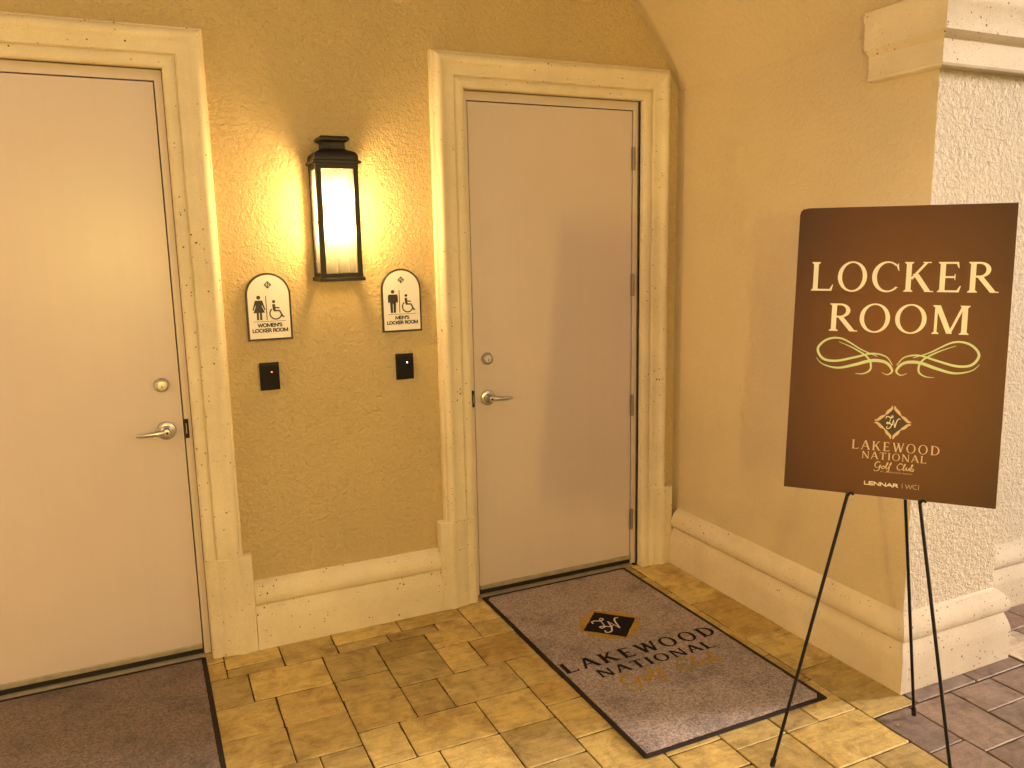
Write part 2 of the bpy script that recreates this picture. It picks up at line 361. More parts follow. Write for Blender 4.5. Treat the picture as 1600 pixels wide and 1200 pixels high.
def glyph(ch):
    """serif capital: list of ('poly', pts) / ('ring', outer, inner) in a unit-height box, and its advance"""
    o = []
    rect = lambda x0, x1, y0, y1: o.append(('poly', [(x0, y0), (x1, y0), (x1, y1), (x0, y1)]))
    def stem(x, top=1, bot=1, wd=T):
        rect(x-wd/2, x+wd/2, 0, 1)
        for y, on in ((0, bot), (1, top)):
            if on:
                sgn = 1 if y == 0 else -1
                o.append(('poly', [(x-wd/2-SL, y), (x+wd/2+SL, y), (x+wd/2+SL, y+sgn*SF*.7), (x+wd/2, y+sgn*SF*2.2), (x-wd/2, y+sgn*SF*2.2), (x-wd/2-SL, y+sgn*SF*.7)]))
    def diag(x0, y0, x1, y1, wd): o.append(('poly', [(x0-wd/2, y0), (x0+wd/2, y0), (x1+wd/2, y1), (x1-wd/2, y1)]))
    def serif(x, y, hw=.10):
        sgn = 1 if y == 0 else -1; o.append(('poly', [(x-hw, y), (x+hw, y), (x+hw*.9, y+sgn*SF), (x-hw*.9, y+sgn*SF)]))
    def ell(cx, cy, a, b, a0, a1, n): return [(cx+a*math.cos(rad(a0+(a1-a0)*i/n)), cy+b*math.sin(rad(a0+(a1-a0)*i/n))) for i in range(n+1)]
    if ch == 'L':
        stem(.17); rect(.17, .66, 0, t_); o.append(('poly', [(.60, t_*.9), (.66, 0), (.70, .22), (.675, .22)])); adv = .74
    elif ch == 'E':
        stem(.17); rect(.17, .62, 0, t_); rect(.17, .58, 1-t_, 1); rect(.17, .50, .5-t_/2, .5+t_/2)
        o.append(('poly', [(.56, t_*.9), (.62, 0), (.67, .21), (.645, .21)])); o.append(('poly', [(.52, 1-t_*.9), (.58, 1), (.605, .80), (.58, .80)])); rect(.485, .512, .40, .60); adv = .74
    elif ch == 'O':
        n = 40; out = ell(.45, .5, .425, .525, 0, 360, n)[:-1]; inn = [(.45+x, .5+y) for x, y in [((.425-T*.86)*math.cos(2*math.pi*i/n), (.525-t_*.85)*math.sin(2*math.pi*i/n)) for i in range(n)]]
        o.append(('ring', out, inn)); adv = .93
    elif ch == 'C':
        a, b = ell(.45, .5, .425, .525, 48, 318, 34), ell(.475, .5, .450-T*.95, .525-t_*.85, 50, 316, 34)
        o.append(('poly2', a, b)); o.append(('poly', [(.70, .86), (.755, .97), (.785, .70), (.76, .70)])); adv = .82
    elif ch == 'D':
        stem(.17); a, b = ell(.34, .5, .50, .5, -90, 90, 24), ell(.34, .5, .50-T*.92, .5-t_, -90, 90, 24)
        o.append(('poly2', a, b)); rect(.1, .345, 0, t_); rect(.1, .345, 1-t_, 1); adv = .90
    elif ch == 'R':
        stem(.17); a, b = ell(.34, .745, .29, .255, -90, 90, 20), ell(.34, .745, .29-T*.85, .255-t_, -90, 90, 20)
        o.append(('poly2', a, b)); rect(.17, .345, .49, .49+t_); rect(.17, .345, 1-t_, 1)
        diag(.72, 0, .36, .51, T*1.15); o.append(('poly', [(.66, 0), (.86, 0), (.86, SF*.8), (.68, SF*1.5)])); adv = .82
    elif ch == 'K':
        stem(.17); diag(.24, .42, .66, 1, t_*1.4); diag(.72, 0, .36, .60, T*1.15); serif(.66, 1, .12); serif(.74, 0, .13); adv = .86
    elif ch == 'M':
        stem(.13, 1, 1, t_*1.2); diag(.16, 1, .50, .02, T*1.05); diag(.50, .02, .84, 1, t_*1.2); stem(.88); adv = 1.04
    elif ch == 'N':
        stem(.14, 1, 1, t_*1.2); diag(.14, 1, .74, 0, T*1.1); stem(.76, 1, 0, t_*1.2); adv = .90
    elif ch == 'A':
        diag(.08, 0, .42, 1.02, t_*1.25); diag(.78, 0, .42, 1.02, T*1.12); rect(.20, .64, .32, .32+t_); serif(.08, 0, .11); serif(.77, 0, .13); adv = .86
    elif ch == 'T':
        stem(.38, 0, 1); rect(.02, .74, 1-t_, 1); o.append(('poly', [(.02, 1), (.055, 1), (.07, .78), (.03, .78)])); o.append(('poly', [(.74, 1), (.705, 1), (.69, .78), (.73, .78)])); adv = .77
    elif ch == 'I': stem(.17); adv = .36
    elif ch == 'W':
        diag(.10, 1, .33, 0, T); diag(.33, 0, .54, .86, t_*1.2); diag(.52, 1, .78, 0, T); diag(.78, 0, 1.0, 1, t_*1.2); serif(.10, 1, .12); serif(.52, 1, .12); serif(1.0, 1, .10); adv = 1.08
    else: adv = .4
    return o, adv
def serif_text(pr, text, x0, x1, y, h, track=.07):
    gs = [glyph(c) for c in text]; nat = sum(a for _, a in gs); k = (x1-x0)
    gap = track*h; sx = (k-gap*(len(text)-1))/nat
    x = x0
    for g, a in gs:
        tf = lambda q: [(x+px*sx, y+py*h) for px, py in q]
        for it in g:
            if it[0] == 'poly': pr.poly(tf(it[1]))
            elif it[0] == 'ring': pr.ring(tf(it[1]), tf(it[2]))
            else:
                A, B = tf(it[1]), tf(it[2]); n = len(A); z = pr.z+pr.k*.00006; pr.k = (pr.k+1) % 9
                pr.m.add([(px, py, z) for px, py in A+B], [(i, i+1, n+i+1, n+i) for i in range(n-1)])
        x += a*sx+gap
SCRIPT = {'G': ([(.64, .92), (.5, 1.05), (.25, .95), (.08, .6), (.14, .25), (.38, .14), (.6, .38), (.68, .56), (.6, .1), (.45, -.3), (.15, -.42), (-.02, -.25)], .78),
          'o': ([(.2, .45), (.05, .32), (.06, .12), (.2, .04), (.34, .18), (.32, .38), (.2, .45), (.3, .36), (.44, .4)], .44),
          'l': ([(0, .2), (.2, .75), (.25, .98), (.15, .98), (.07, .5), (.08, .1), (.18, .06), (.3, .25)], .30),
          'f': ([(.0, .2), (.22, .7), (.32, 1.0), (.22, 1.02), (.14, .5), (.05, -.2), (-.06, -.42), (-.14, -.25)], .5),
          'C': ([(.58, .82), (.52, 1.02), (.3, 1), (.07, .65), (.08, .25), (.3, .04), (.6, .25)], .64),
          'u': ([(0, .25), (.1, .5), (.1, .2), (.2, .05), (.34, .2), (.42, .5), (.41, .12), (.5, .08)], .5),
          'b': ([(0, .2), (.2, .8), (.24, .99), (.14, .97), (.06, .3), (.12, .05), (.3, .08), (.36, .3), (.26, .42), (.14, .34)], .5), ' ': (None, .42)}
def script_text(pr, text, x0, x1, y, h, wd):
    nat = sum(SCRIPT[c][1] for c in text); s = (x1-x0)/nat; x = x0
    for c in text:
        ct, a = SCRIPT[c]
        if ct: pr.strip([(x+px*s, y+py*h) for px, py in spline(ct, 6)], lambda q: wd*(.55+.6*abs(math.sin(q*7))))
        x += a*s
def monogram(pr, cx, cy, s, wd):
    Lc = [(-.44, .26), (-.42, .40), (-.28, .42), (-.10, .33), (.04, .40), (.02, .50), (-.08, .44), (-.13, .16), (-.20, -.10), (-.34, -.16), (-.36, -.04), (-.20, -.08), (-.02, -.20), (.10, -.16)]
    Nc = [(-.34, -.34), (-.36, -.50), (-.18, -.50), (-.02, -.26), (.08, .10), (.10, .16), (.20, -.34), (.23, -.36), (.32, .06), (.44, .28), (.58, .27)]
    for ct in (Lc, Nc): pr.strip([(cx+a*s, cy+b*s) for a, b in spline(ct, 7)], lambda q: wd*(.6+.6*abs(math.sin(q*5+.6))))
SANS = {'W': ([[(.04, 1), (.27, 0), (.5, .9), (.73, 0), (.96, 1)]], 1.0), 'M': ([[(.07, 0), (.10, 1), (.45, .1), (.80, 1), (.83, 0)]], .90), 'E': ([[(.55, 1), (.09, 1), (.09, 0), (.56, 0)], [(.09, .52), (.5, .52)]], .60),
        'N': ([[(.09, 0), (.09, 1), (.66, 0), (.66, 1)]], .75), "'": ([[(.1, 1.02), (.1, .72)]], .2), 'L': ([[(.09, 1), (.09, 0), (.52, 0)]], .55), 'K': ([[(.09, 0), (.09, 1)], [(.62, 1), (.16, .5), (.64, 0)]], .66),
        'R': ([[(.09, 0), (.09, 1)], [(.09, 1), (.36, 1), (.5, .93), (.54, .75), (.5, .57), (.36, .5), (.09, .5)], [(.32, .5), (.60, 0)]], .64), 'A': ([[(.03, 0), (.36, 1), (.69, 0)], [(.16, .33), (.56, .33)]], .72), 'I': ([[(.09, 0), (.09, 1)]], .18),
        'T': ([[(.02, 1), (.60, 1)], [(.31, 1), (.31, 0)]], .62), 'D': ([[(.09, 0), (.09, 1), (.32, 1), (.56, .85), (.64, .5), (.56, .15), (.32, 0), (.09, 0)]], .70), 'H': ([[(.09, 0), (.09, 1)], [(.66, 0), (.66, 1)], [(.09, .5), (.66, .5)]], .75), ' ': ([], .34),
        'O': ([[(.42+.37*math.cos(a*math.pi/12), .5+.5*math.sin(a*math.pi/12)) for a in range(25)]], .84), 'C': ([[(.42+.37*math.cos(a*math.pi/12), .5+.5*math.sin(a*math.pi/12)) for a in range(4, 21)]], .72),
        'S': ([spline([(.52, .88), (.32, 1.0), (.1, .86), (.14, .62), (.42, .46), (.52, .22), (.34, 0), (.05, .1)], 5)], .58)}
def sans(name, text, x, y, h, width, mat, parent, bold=.17, z=.0005):
    pr = Print(z); nat = sum(SANS[c][1] for c in text); sx = width/nat; px = x-width/2; wd = bold*h
    for c in text:
        for pl in SANS[c][0]:
            q = [(px+a*sx, y+wd/2+b*(h-wd)) for a, b in pl]
            if c in 'OCSD' or len(q) > 6: pr.strip(q, wd, .0001)
            else:
                for a, b in zip(q[:-1], q[1:]):
                    d = math.hypot(b[0]-a[0], b[1]-a[1]); ux, uy = (b[0]-a[0])/d*wd*.45, (b[1]-a[1])/d*wd*.45
                    pr.strip([(a[0]-ux, a[1]-uy), (b[0]+ux, b[1]+uy)], wd, 0)
        px += SANS[c][1]*sx
    return build(name, pr.m, mat, parent, local=True)

# ------------------------------------------------------------------ ground and pavers
struct(build('ground', MB().box(-120, 120, -120, 120, -.3, -.06), 'ground_paving'))
YW = -.025                     # face of the door wall
XR = 1.175                     # face of the right-hand return wall
YP = -1.554                    # front of the pier
pav = struct(build('pavement', MB().box(-8, 6, -7.2, .4, -.055, -.0052), 'bedding_sand'))
U_ = .0785
PMESH = {}; RM = {}
def paver_mesh(wu, hu, var, metric=None, gap=.0014):
    key = (wu, hu, var)
    if metric is None and key in PMESH: return PMESH[key]
    W_, H_ = metric or (wu*U_, hu*U_)
    rg = random.Random(hash((round(W_, 3), round(H_, 3), var)) & 0xffff)
    hw, hh = W_/2-gap, H_/2-gap
    def outline(ins, z, jit):
        pts = []
        for (ax, ay), (bx, by) in zip([(-1, -1), (1, -1), (1, 1), (-1, 1)], [(1, -1), (1, 1), (-1, 1), (-1, -1)]):
            for q in (.018, .2, .4, .6, .8, .982):
                u = ax+(bx-ax)*q; v = ay+(by-ay)*q
                pts.append((u*(hw-ins), v*(hh-ins)))
        return pts
    base = outline(0, 0, 0); jit = [rg.choice((0, 0, 0, -1))*rg.uniform(.0005, .0028)+rg.uniform(-.0007, .0004) for _ in base]
    rings = []
    for ins, z in ((.0005, -.04), (0, -.007), (.0012, -.0026), (.0038, -.0004)):
        ol = outline(ins, z, 0)
        rings.append([(x*(1+j/hw), y*(1+j/hh), z+rg.uniform(-.0005, .0005)*(z > -.03)) for (x, y), j in zip(ol, jit)])
    mb = MB(); n = len(base); vv = [p for r in rings for p in r]; ff = []
    for i in range(3):
        for j in range(n): ff.append((i*n+j, i*n+(j+1) % n, (i+1)*n+(j+1) % n, (i+1)*n+j))
    c = len(vv); vv.append((0, 0, rg.uniform(-.0002, .0007)))
    for j in range(n): ff.append((3*n+j, 3*n+(j+1) % n, c))
    me = bpy.data.meshes.new('paver'); me.from_pydata(vv, [], ff); me.polygons.foreach_set('use_smooth', [True]*len(me.polygons)); me.set_sharp_from_angle(angle=rad(12))
    me.materials.append(MATS['paver'])
    if metric is None: PMESH[key] = me
    return me
def put_paver(me, cx, cy):
    if cx > .95 and cy < -1.58 or cx > 1.75:
        pm = 'paver_pale' if 1.8 < cx < 2.05 and -1.67 < cy < -1.5 else 'paver_rose'
        if me.name+'_rose' not in RM:
            d_ = me.copy(); d_.materials[0] = MATS[pm]; RM[me.name+'_rose'] = d_
        me = RM[me.name+'_rose']
    o = bpy.data.objects.new('paver', me); COL.objects.link(o); o.parent = pav
    o.location = (cx, cy, random.uniform(-.0022, .0008)); o.rotation_euler = (random.uniform(-.006, .006), random.uniform(-.006, .006), random.uniform(-.006, .006)+0)
def under_mat(x0, x1, y0, y1):
    for a, b in ((-.003, .852), (-2.18, -1.325)):
        if x0 > a+.01 and x1 < b-.01 and y0 > -1.49 and y1 < -.04: return True
    return False
def lay(ox, oy, fixed, imin, imax, jmin, jmax, keep):
    occ = set()
    def place(i, j, w_, h_):
        for a in range(i, i+w_):
            for b in range(j, j+h_): occ.add((a, b))
        x0, x1, y1, y0 = ox+i*U_, ox+(i+w_)*U_, oy-j*U_, oy-(j+h_)*U_
        q = keep(x0, x1, y0, y1)
        if not q: return
        if q is True: put_paver(paver_mesh(w_, h_, random.randrange(3)), (x0+x1)/2, (y0+y1)/2)
        else:
            x0, x1, y0, y1 = q; put_paver(paver_mesh(w_, h_, random.randrange(3), (x1-x0, y1-y0)), (x0+x1)/2, (y0+y1)/2)
    for p in fixed: place(*p)
    for j in range(jmin, jmax):
        for i in range(imin, imax):
            if (i, j) in occ: continue
            opts = [(4, 3), (3, 3), (3, 3), (2, 3), (3, 2), (3, 4)]; random.shuffle(opts); opts += [(2, 2), (3, 1), (1, 3), (2, 1), (1, 2), (1, 1)]
            for w_, h_ in opts:
                if i+w_ > imax or j+h_ > jmax: continue
                if any((a, b) in occ for a in range(i, i+w_) for b in range(j, j+h_)): continue
                # never leave a sliver one unit wide
                k = i+w_
                if (k, j) not in occ and ((k+1, j) in occ or k+1 == imax) and w_ > 1 and opts.index((w_, h_)) < 6: continue
                place(i, j, w_, h_); break
fixed = [(0, 2, 3, 3), (3, 2, 2, 3), (5, 2, 3, 3), (0, 5, 2, 3), (2, 5, 4, 3), (6, 5, 2, 3), (3, 8, 3, 3), (6, 8, 3, 2), (6, 10, 3, 3), (-1, 8, 4, 3),
         (-3, 0, 3, 3), (-3, 3, 3, 2), (-3, 5, 3, 3), (0, 0, 3, 2), (3, 0, 3, 2), (6, 0, 3, 2), (-7, 0, 4, 3), (-9, 0, 2, 3), (-6, 3, 3, 3), (-9, 3, 3, 3), (-6, 6, 3, 3), (-9, 6, 3, 3), (-3, 8, 2, 3)]
def keepL(x0, x1, y0, y1):
    if y0 > -.02 or under_mat(x0, x1, y0, y1) or x0 > .86: return False
    if x1 > .80 and x1 != .9: return (x0, .9, y0, y1)
    return True
lay(-.627, -.264, fixed, -27, 19, -4, 30, keepL)
for y1, y0 in ((-.02, -.26), (-.26, -.571), (-.571, -.968), (-.968, -1.285), (-1.285, -1.672)):
    put_paver(paver_mesh(0, 0, int(-y1*100), (.236, y1-y0)), 1.018, (y0+y1)/2)
for x0, x1 in ((1.136, 1.482), (1.482, 1.79)):
    put_paver(paver_mesh(0, 0, 5, (x1-x0, .12), .003), (x0+x1)/2, -1.613)
def keepR(x0, x1, y0, y1): return True
fR = [(0, 0, 3, 2), (0, 2, 3, 3), (-3, 0, 3, 4), (3, 0, 3, 3), (-5, 0, 2, 3)]
lay(1.3165, -1.675, fR, -5, 26, 0, 17, lambda x0, x1, y0, y1: (.902, x1, y0, y1) if x0 < .93 else True)
lay(1.80, -1.22, [(0, 3, 3, 3)], 0, 22, 0, 6, lambda x0, x1, y0, y1: (x0, x1, max(y0, -1.672), y1) if y1 > -1.66 else False)

# ------------------------------------------------------------------ walls
BASE = [(0, .001), (.056, .001), (.056, .132), (.0535, .148), (.046, .172), (.037, .195), (.034, .204), (.037, .2065), (.045, .212), (.0505, .224), (.0515, .240), (.048, .256), (.039, .275), (.027, .291), (.013, .302), (.002, .309), (0, .310)]
ZIN, CW, PW, ZPL = 2.480, .158, .192, .447
DOORS = {'M': (0.0, .914), 'W': (-2.242, -1.328)}
wall = thing('stucco_wall', (-.66, YW, 0), 'golden rough stucco wall holding both doors and the lit lantern', 'wall')
mb = MB()
XL = -3.295
for x0, x1, z0, z1 in ((XL-.3, -2.275, 0, ZIN), (-1.295, -.033, 0, ZIN), (.945, XR, 0, ZIN), (XL-.3, XR, ZIN, 4.2)):
    mb.add([(x0, YW, z0), (x1, YW, z0), (x1, YW, z1), (x0, YW, z1)], [(0, 1, 2, 3)])
for a, b in ((-2.275, -1.295), (-.033, .945)):     # reveals of the two openings
    mb.add([(a, YW, 0), (a, .25, 0), (a, .25, ZIN), (a, YW, ZIN), (b, YW, 0), (b, .25, 0), (b, .25, ZIN), (b, YW, ZIN)], [(0, 1, 2, 3), (4, 7, 6, 5), (3, 2, 6, 7)])
mb.flat = True
build('wall_face', mb, 'stucco_gold', wall)
build('wall_backing', MB().box(XL-.3, XR+.5, .26, .5, 0, 4.2), 'stucco_smooth', wall)  # unseen slab behind the openings, added to stop light leaking round the doors
build('baseboard', sweep_plan([(-2.467, YW), (-3.29, YW)][::-1], BASE), 'cast_stone', wall, 40)
build('baseboard', sweep_plan([(-1.103, YW), (-.225, YW)], BASE), 'cast_stone', wall, 40)

pier = thing('stucco_pier', (1.44, -.78, 0), 'wide stucco return wall ending in the bright rough pier behind the easel', 'wall')
mb = MB(); mb.flat = True
mb.add([(XR, .2, 0), (XR, YP, 0), (XR, YP, 4.2), (XR, .2, 4.2)], [(0, 1, 2, 3)])
build('side_face', mb, 'stucco_smooth', pier)
mb = MB(); mb.flat = True
mb.add([(XR, YP, 0), (1.71, YP, 0), (1.71, YP, 4.2), (XR, YP, 4.2), (1.71, .2, 0), (1.71, .2, 4.2)], [(0, 1, 2, 3), (1, 4, 5, 2)])
build('pier_front', mb, 'stucco_rough', pier)
PB = [(XR, -.086), (XR, YP), (1.71, YP), (1.71, -1.308)]
build('baseboard', sweep_plan(PB, BASE, sl=slice(0, 2)), 'cast_stone', pier, 40)
build('baseboard', sweep_plan(PB, BASE, sl=slice(1, 4)), 'cast_stone_pitted_dimmed', pier, 40)
IMP = [(0, 2.357), (.030, 2.357), (.040, 2.361), (.044, 2.369), (.041, 2.376), (.041, 2.448), (.050, 2.455), (.062, 2.464), (.070, 2.472), (.070, 2.56), (.078, 2.57), (.078, 2.60), (0, 2.60)]
PB = [(XR, -1.279), (XR, YP), (1.71, YP), (1.71, -1.27)]
build('impost_band', sweep_plan(PB, IMP, sl=slice(0, 2)), 'cast_stone', pier, 40)
build('impost_band', sweep_plan(PB, IMP, sl=slice(1, 4)), 'cast_stone_pitted_dimmed', pier, 40)

fac = thing('stucco_facade', (3, -1.25, 0), 'set-back bright stucco wall beyond the pier at right edge', 'wall')
build('wall_face', MB().box(1.712, 4.6, -1.25, -1.0, 0, 4.2), 'stucco_rough', fac)
build('baseboard', sweep_plan([(1.77, -1.25), (4.6, -1.25)], BASE), 'cast_stone_pitted_dimmed', fac, 40)

# segmental barrel vault over the recess, springing at an angle from the return wall
vc, va, vz = (XR+XL)/2, (XR-XL)/2, 2.545
VA = rad(61); VR = va/math.sin(VA); n = 64
ring = lambda y: [(vc+VR*math.sin(VA*(1-2*i/n)), y, vz-VR*math.cos(VA)+VR*math.cos(VA*(1-2*i/n))) for i in range(n+1)]
vault = thing('vaulted_ceiling', (vc, -.8, vz), 'plain golden vault curving up from the right return wall', 'ceiling')
build('vault_shell', MB().loft([ring(YW+.02), ring(YP)], False, False), 'stucco_smooth', vault, 60)
A = ring(YP)
build('arch_front', MB().loft([A, [(p[0], p[1], 4.2) for p in A]], False, False), 'stucco_rough', vault, 30)
lw = thing('stucco_wall', (XL, -.78, 0), 'left stucco return wall of the recess beyond the women\'s door', 'wall')
build('wall_face', MB().box(XL-.5, XL, YP, YW-.002, 0, 4.2), 'stucco_smooth', lw)
build('baseboard', sweep_plan([(XL, YP), (XL, -.09)], BASE), 'cast_stone', lw, 40)
# the passage the camera stands in, left unroofed so sky light fills it
far = thing('stucco_wall', (-2.3, -4.75, 0), 'stucco wall of the passage opposite the two doors', 'wall')
build('wall_face', MB().box(-7, 3.0, -5.05, -4.75, 0, 3.7), 'stucco_cream', far)
build('wall_face', MB().box(-7.3, -7, -5.05, -1.0, 0, 3.7), 'stucco_cream', far)  # unseen end wall, added to block sky light from the left
build('wall_face', MB().box(-7, XL-.5, YP, -1.2, 0, 4.2), 'stucco_cream', far)
struct(build('ceiling', MB().box(-7.3, 4.6, YP, .5, 4.2, 4.4), 'ceiling_paint'))

# ------------------------------------------------------------------ doors
CAS = [(0, -.018), (0, .024), (.003, .031), (.010, .036), (.022, .038), (.038, .037), (.045, .033), (.048, .029), (.0495, .030), (.0505, .038), (.055, .0425), (.075, .0435), (.094, .045), (.103, .049), (.111, .0565), (.122, .0615), (.133, .0595), (.141, .0535), (.1455, .046), (.147, .039), (.1455, .0345), (.149, .031), (.155, .029), (.158, .024), (.158, 0)]
PLI = [(0, -.018), (0, .032), (.003, .040), (.010, .045), (.022, .047), (.038, .046), (.046, .043), (.052, .044), (.058, .050), (.080, .052), (.098, .054), (.110, .058), (.124, .0645), (.140, .064), (.151, .0585), (.158, .0565), (.190, .0565), (.192, .054), (.192, 0)]
def surround(key, label):
    d0, d1 = DOORS[key]; xi0, xi1 = d0-.033, d1+.031
    t = thing('door_surround', ((d0+d1)/2, YW, 0), label, 'door surround', 'cast stone door surrounds')
    for s, xi in ((-1, xi0), (1, xi1)):
        pl = PLI if not (key == 'M' and s == 1) else [(min(u, .188), p) for u, p in PLI]
        mb = MB().loft([[(xi+s*u, YW-p, z) for u, p in CAS] for z in (ZPL,)] + [[(xi+s*u, YW-p, ZIN+u) for u, p in CAS]], True, True)
        build('casing_jamb', mb, 'cast_stone', t, 40)
        rings = [[(xi+s*u, YW-p, z) for u, p in pl] for z in (.001, ZPL-.002)]
        rings.append([(xi+s*(u*.985+.0005), YW-p*(.93 if p > 0 else 1), ZPL) for u, p in pl])
        build('plinth_block', MB().loft(rings, True, True), 'cast_stone', t, 40)
    mb = MB().loft([[(xi0-u, YW-p, ZIN+u) for u, p in CAS], [(xi1+u, YW-p, ZIN+u) for u, p in CAS]], True, True)
    build('casing_head', mb, 'cast_stone', t, 40)
surround('M', "cream moulded stone surround framing the men's locker room door")
surround('W', "cream moulded stone surround framing the women's locker room door at left")

def make_door(key, label):
    d0, d1 = DOORS[key]; hs = -1 if key == 'W' else 1        # hinge side
    ls = -hs; xl = d0 if ls < 0 else d1                        # latch edge
    t = thing('door', ((d0+d1)/2, 0, 0), label, 'door', 'locker room doors')
    g = .0044
    build('leaf', MB().box(d0+g, d1-g, 0, .045, .052, 2.438-g, .0012), 'door_paint', t)
    for x0, x1 in ((d0-.0325, d0-.0005), (d1+.0005, d1+.0305)):
        build('frame_jamb', MB().box(x0, x1, -.004, .2, .004, 2.4795, .001), 'frame_paint', t)
    build('frame_head', MB().box(d0-.0005, d1+.0005, -.004, .2, 2.4385, 2.4795, .001), 'frame_paint', t)
    mb = MB().box(d0, d0+.016, .047, .09, .03, 2.438).box(d1-.016, d1, .047, .09, .03, 2.438).box(d0+.016, d1-.016, .047, .09, 2.42, 2.438)
    build('frame_stop', mb, 'key_slot', t)
    mb = MB()
    for x0, x1 in ((d0-.0345, d0-.0295), (d1+.0275, d1+.0325)):
        mb.box(x0, x1, -.010, .0, .01, 2.478)
    build('sealant_bead', mb, 'sealant', t)
    build('sweep', MB().box(d0+.006, d1-.006, -.007, .044, .0315, .0545, .002), 'threshold_metal', t)
    build('bottom_seal', MB().box(d0+.004, d1-.004, -.001, .040, .0078, .0312), 'key_slot', t)
    mb = MB().loft([[(x, y, z) for y, z in ((-.030, .0005), (-.030, .003), (-.012, .0065), (.06, .0075), (.09, .003), (.09, .0005))] for x in (d0-.0005, d1+.0005)], True, True)
    build('threshold', mb, 'threshold_metal', t)
    xh = d1 if hs > 0 else d0
    for zc in (2.198, 1.553, .907, .264):
        h = build('hinge', MB().box(min(xh-hs*.010, xh+hs*.014), max(xh-hs*.010, xh+hs*.014), -.0062, -.0041, zc-.057, zc+.057, .0006), 'hinge_steel', t)
        mb = MB()
        for k in range(5):
            z0 = zc-.057+k*.0228; mb.tube([(xh, -.0105, z0+.0006), (xh, -.0105, z0+.0222)], .0068, 12)
        mb.tube([(xh, -.0105, zc+.057), (xh, -.0105, zc+.061)], .0045, 10)
        build('knuckle', mb, 'hinge_steel', h, 40)
    # latch hardware
    s = hs; xc = xl+s*.0715; zc = 1.030
    lv = build('lever_handle', MB().lathe_y(xc, zc, [(.0385, 0), (.0385, -.006), (.036, -.0105), (.029, -.0135), (.024, -.0145), (.0225, -.022), (.0165, -.026), (.0150, -.046), (.0155, -.056), (.0135, -.0605), (.004, -.0615)]), 'nickel', t, 30)
    pth = [(xc-s*.010, -.050, zc), (xc+s*.010, -.052, zc+.0005), (xc+s*.040, -.054, zc-.001), (xc+s*.075, -.0535, zc-.003), (xc+s*.105, -.050, zc-.004), (xc+s*.118, -.0475, zc-.0045)]
    mb = MB(); rings = []
    for (x, y, z), (a, b) in zip(pth, [(.006, .011), (.0085, .0125), (.008, .0105), (.0072, .0095), (.006, .0082), (.003, .005)]):
        rings.append([(x, y+a*math.cos(2*math.pi*k/14), z+b*math.sin(2*math.pi*k/14)) for k in range(14)])
    mb.loft(rings, True, True); build('lever', mb, 'nickel', lv, 40)
    build('keyhole', MB().lathe_y(xc, zc, [(.0055, -.060), (.0055, -.0622), (.001, -.0624)], 14), 'key_slot', lv)
    zc = 1.224; xd = xl+s*.0735
    db = build('deadbolt', MB().lathe_y(xd, zc, [(.0305, 0), (.0305, -.006), (.028, -.013), (.0225, -.019), (.0215, -.0195), (.020, -.0175), (.0195, -.0175), (.0185, -.021), (.004, -.0215)]), 'nickel', t, 30)
    build('keyhole', MB().box(xd-.0016, xd+.0016, -.0222, -.0205, zc-.010, zc+.001), 'key_slot', db)
    x0 = xl-s*.0005; x1 = xl-s*(.0165 if key == 'W' else .0135)
    sp = build('strike_plate', MB().box(min(x0, x1), max(x0, x1), -.0062, -.0042, .989, 1.072, .0006), 'black_metal', t)
    build('strike_lip', MB().box(min(x0-s*.004, x0-s*.0085), max(x0-s*.004, x0-s*.0085), -.0078, -.0063, 1.008, 1.053, .0005), 'hinge_steel', sp)
    return t
make_door('M', "flush cream door beside the men's locker room sign, hinges visible at right")
make_door('W', "flush cream door at left with a soft lamp reflection, beside the women's sign")

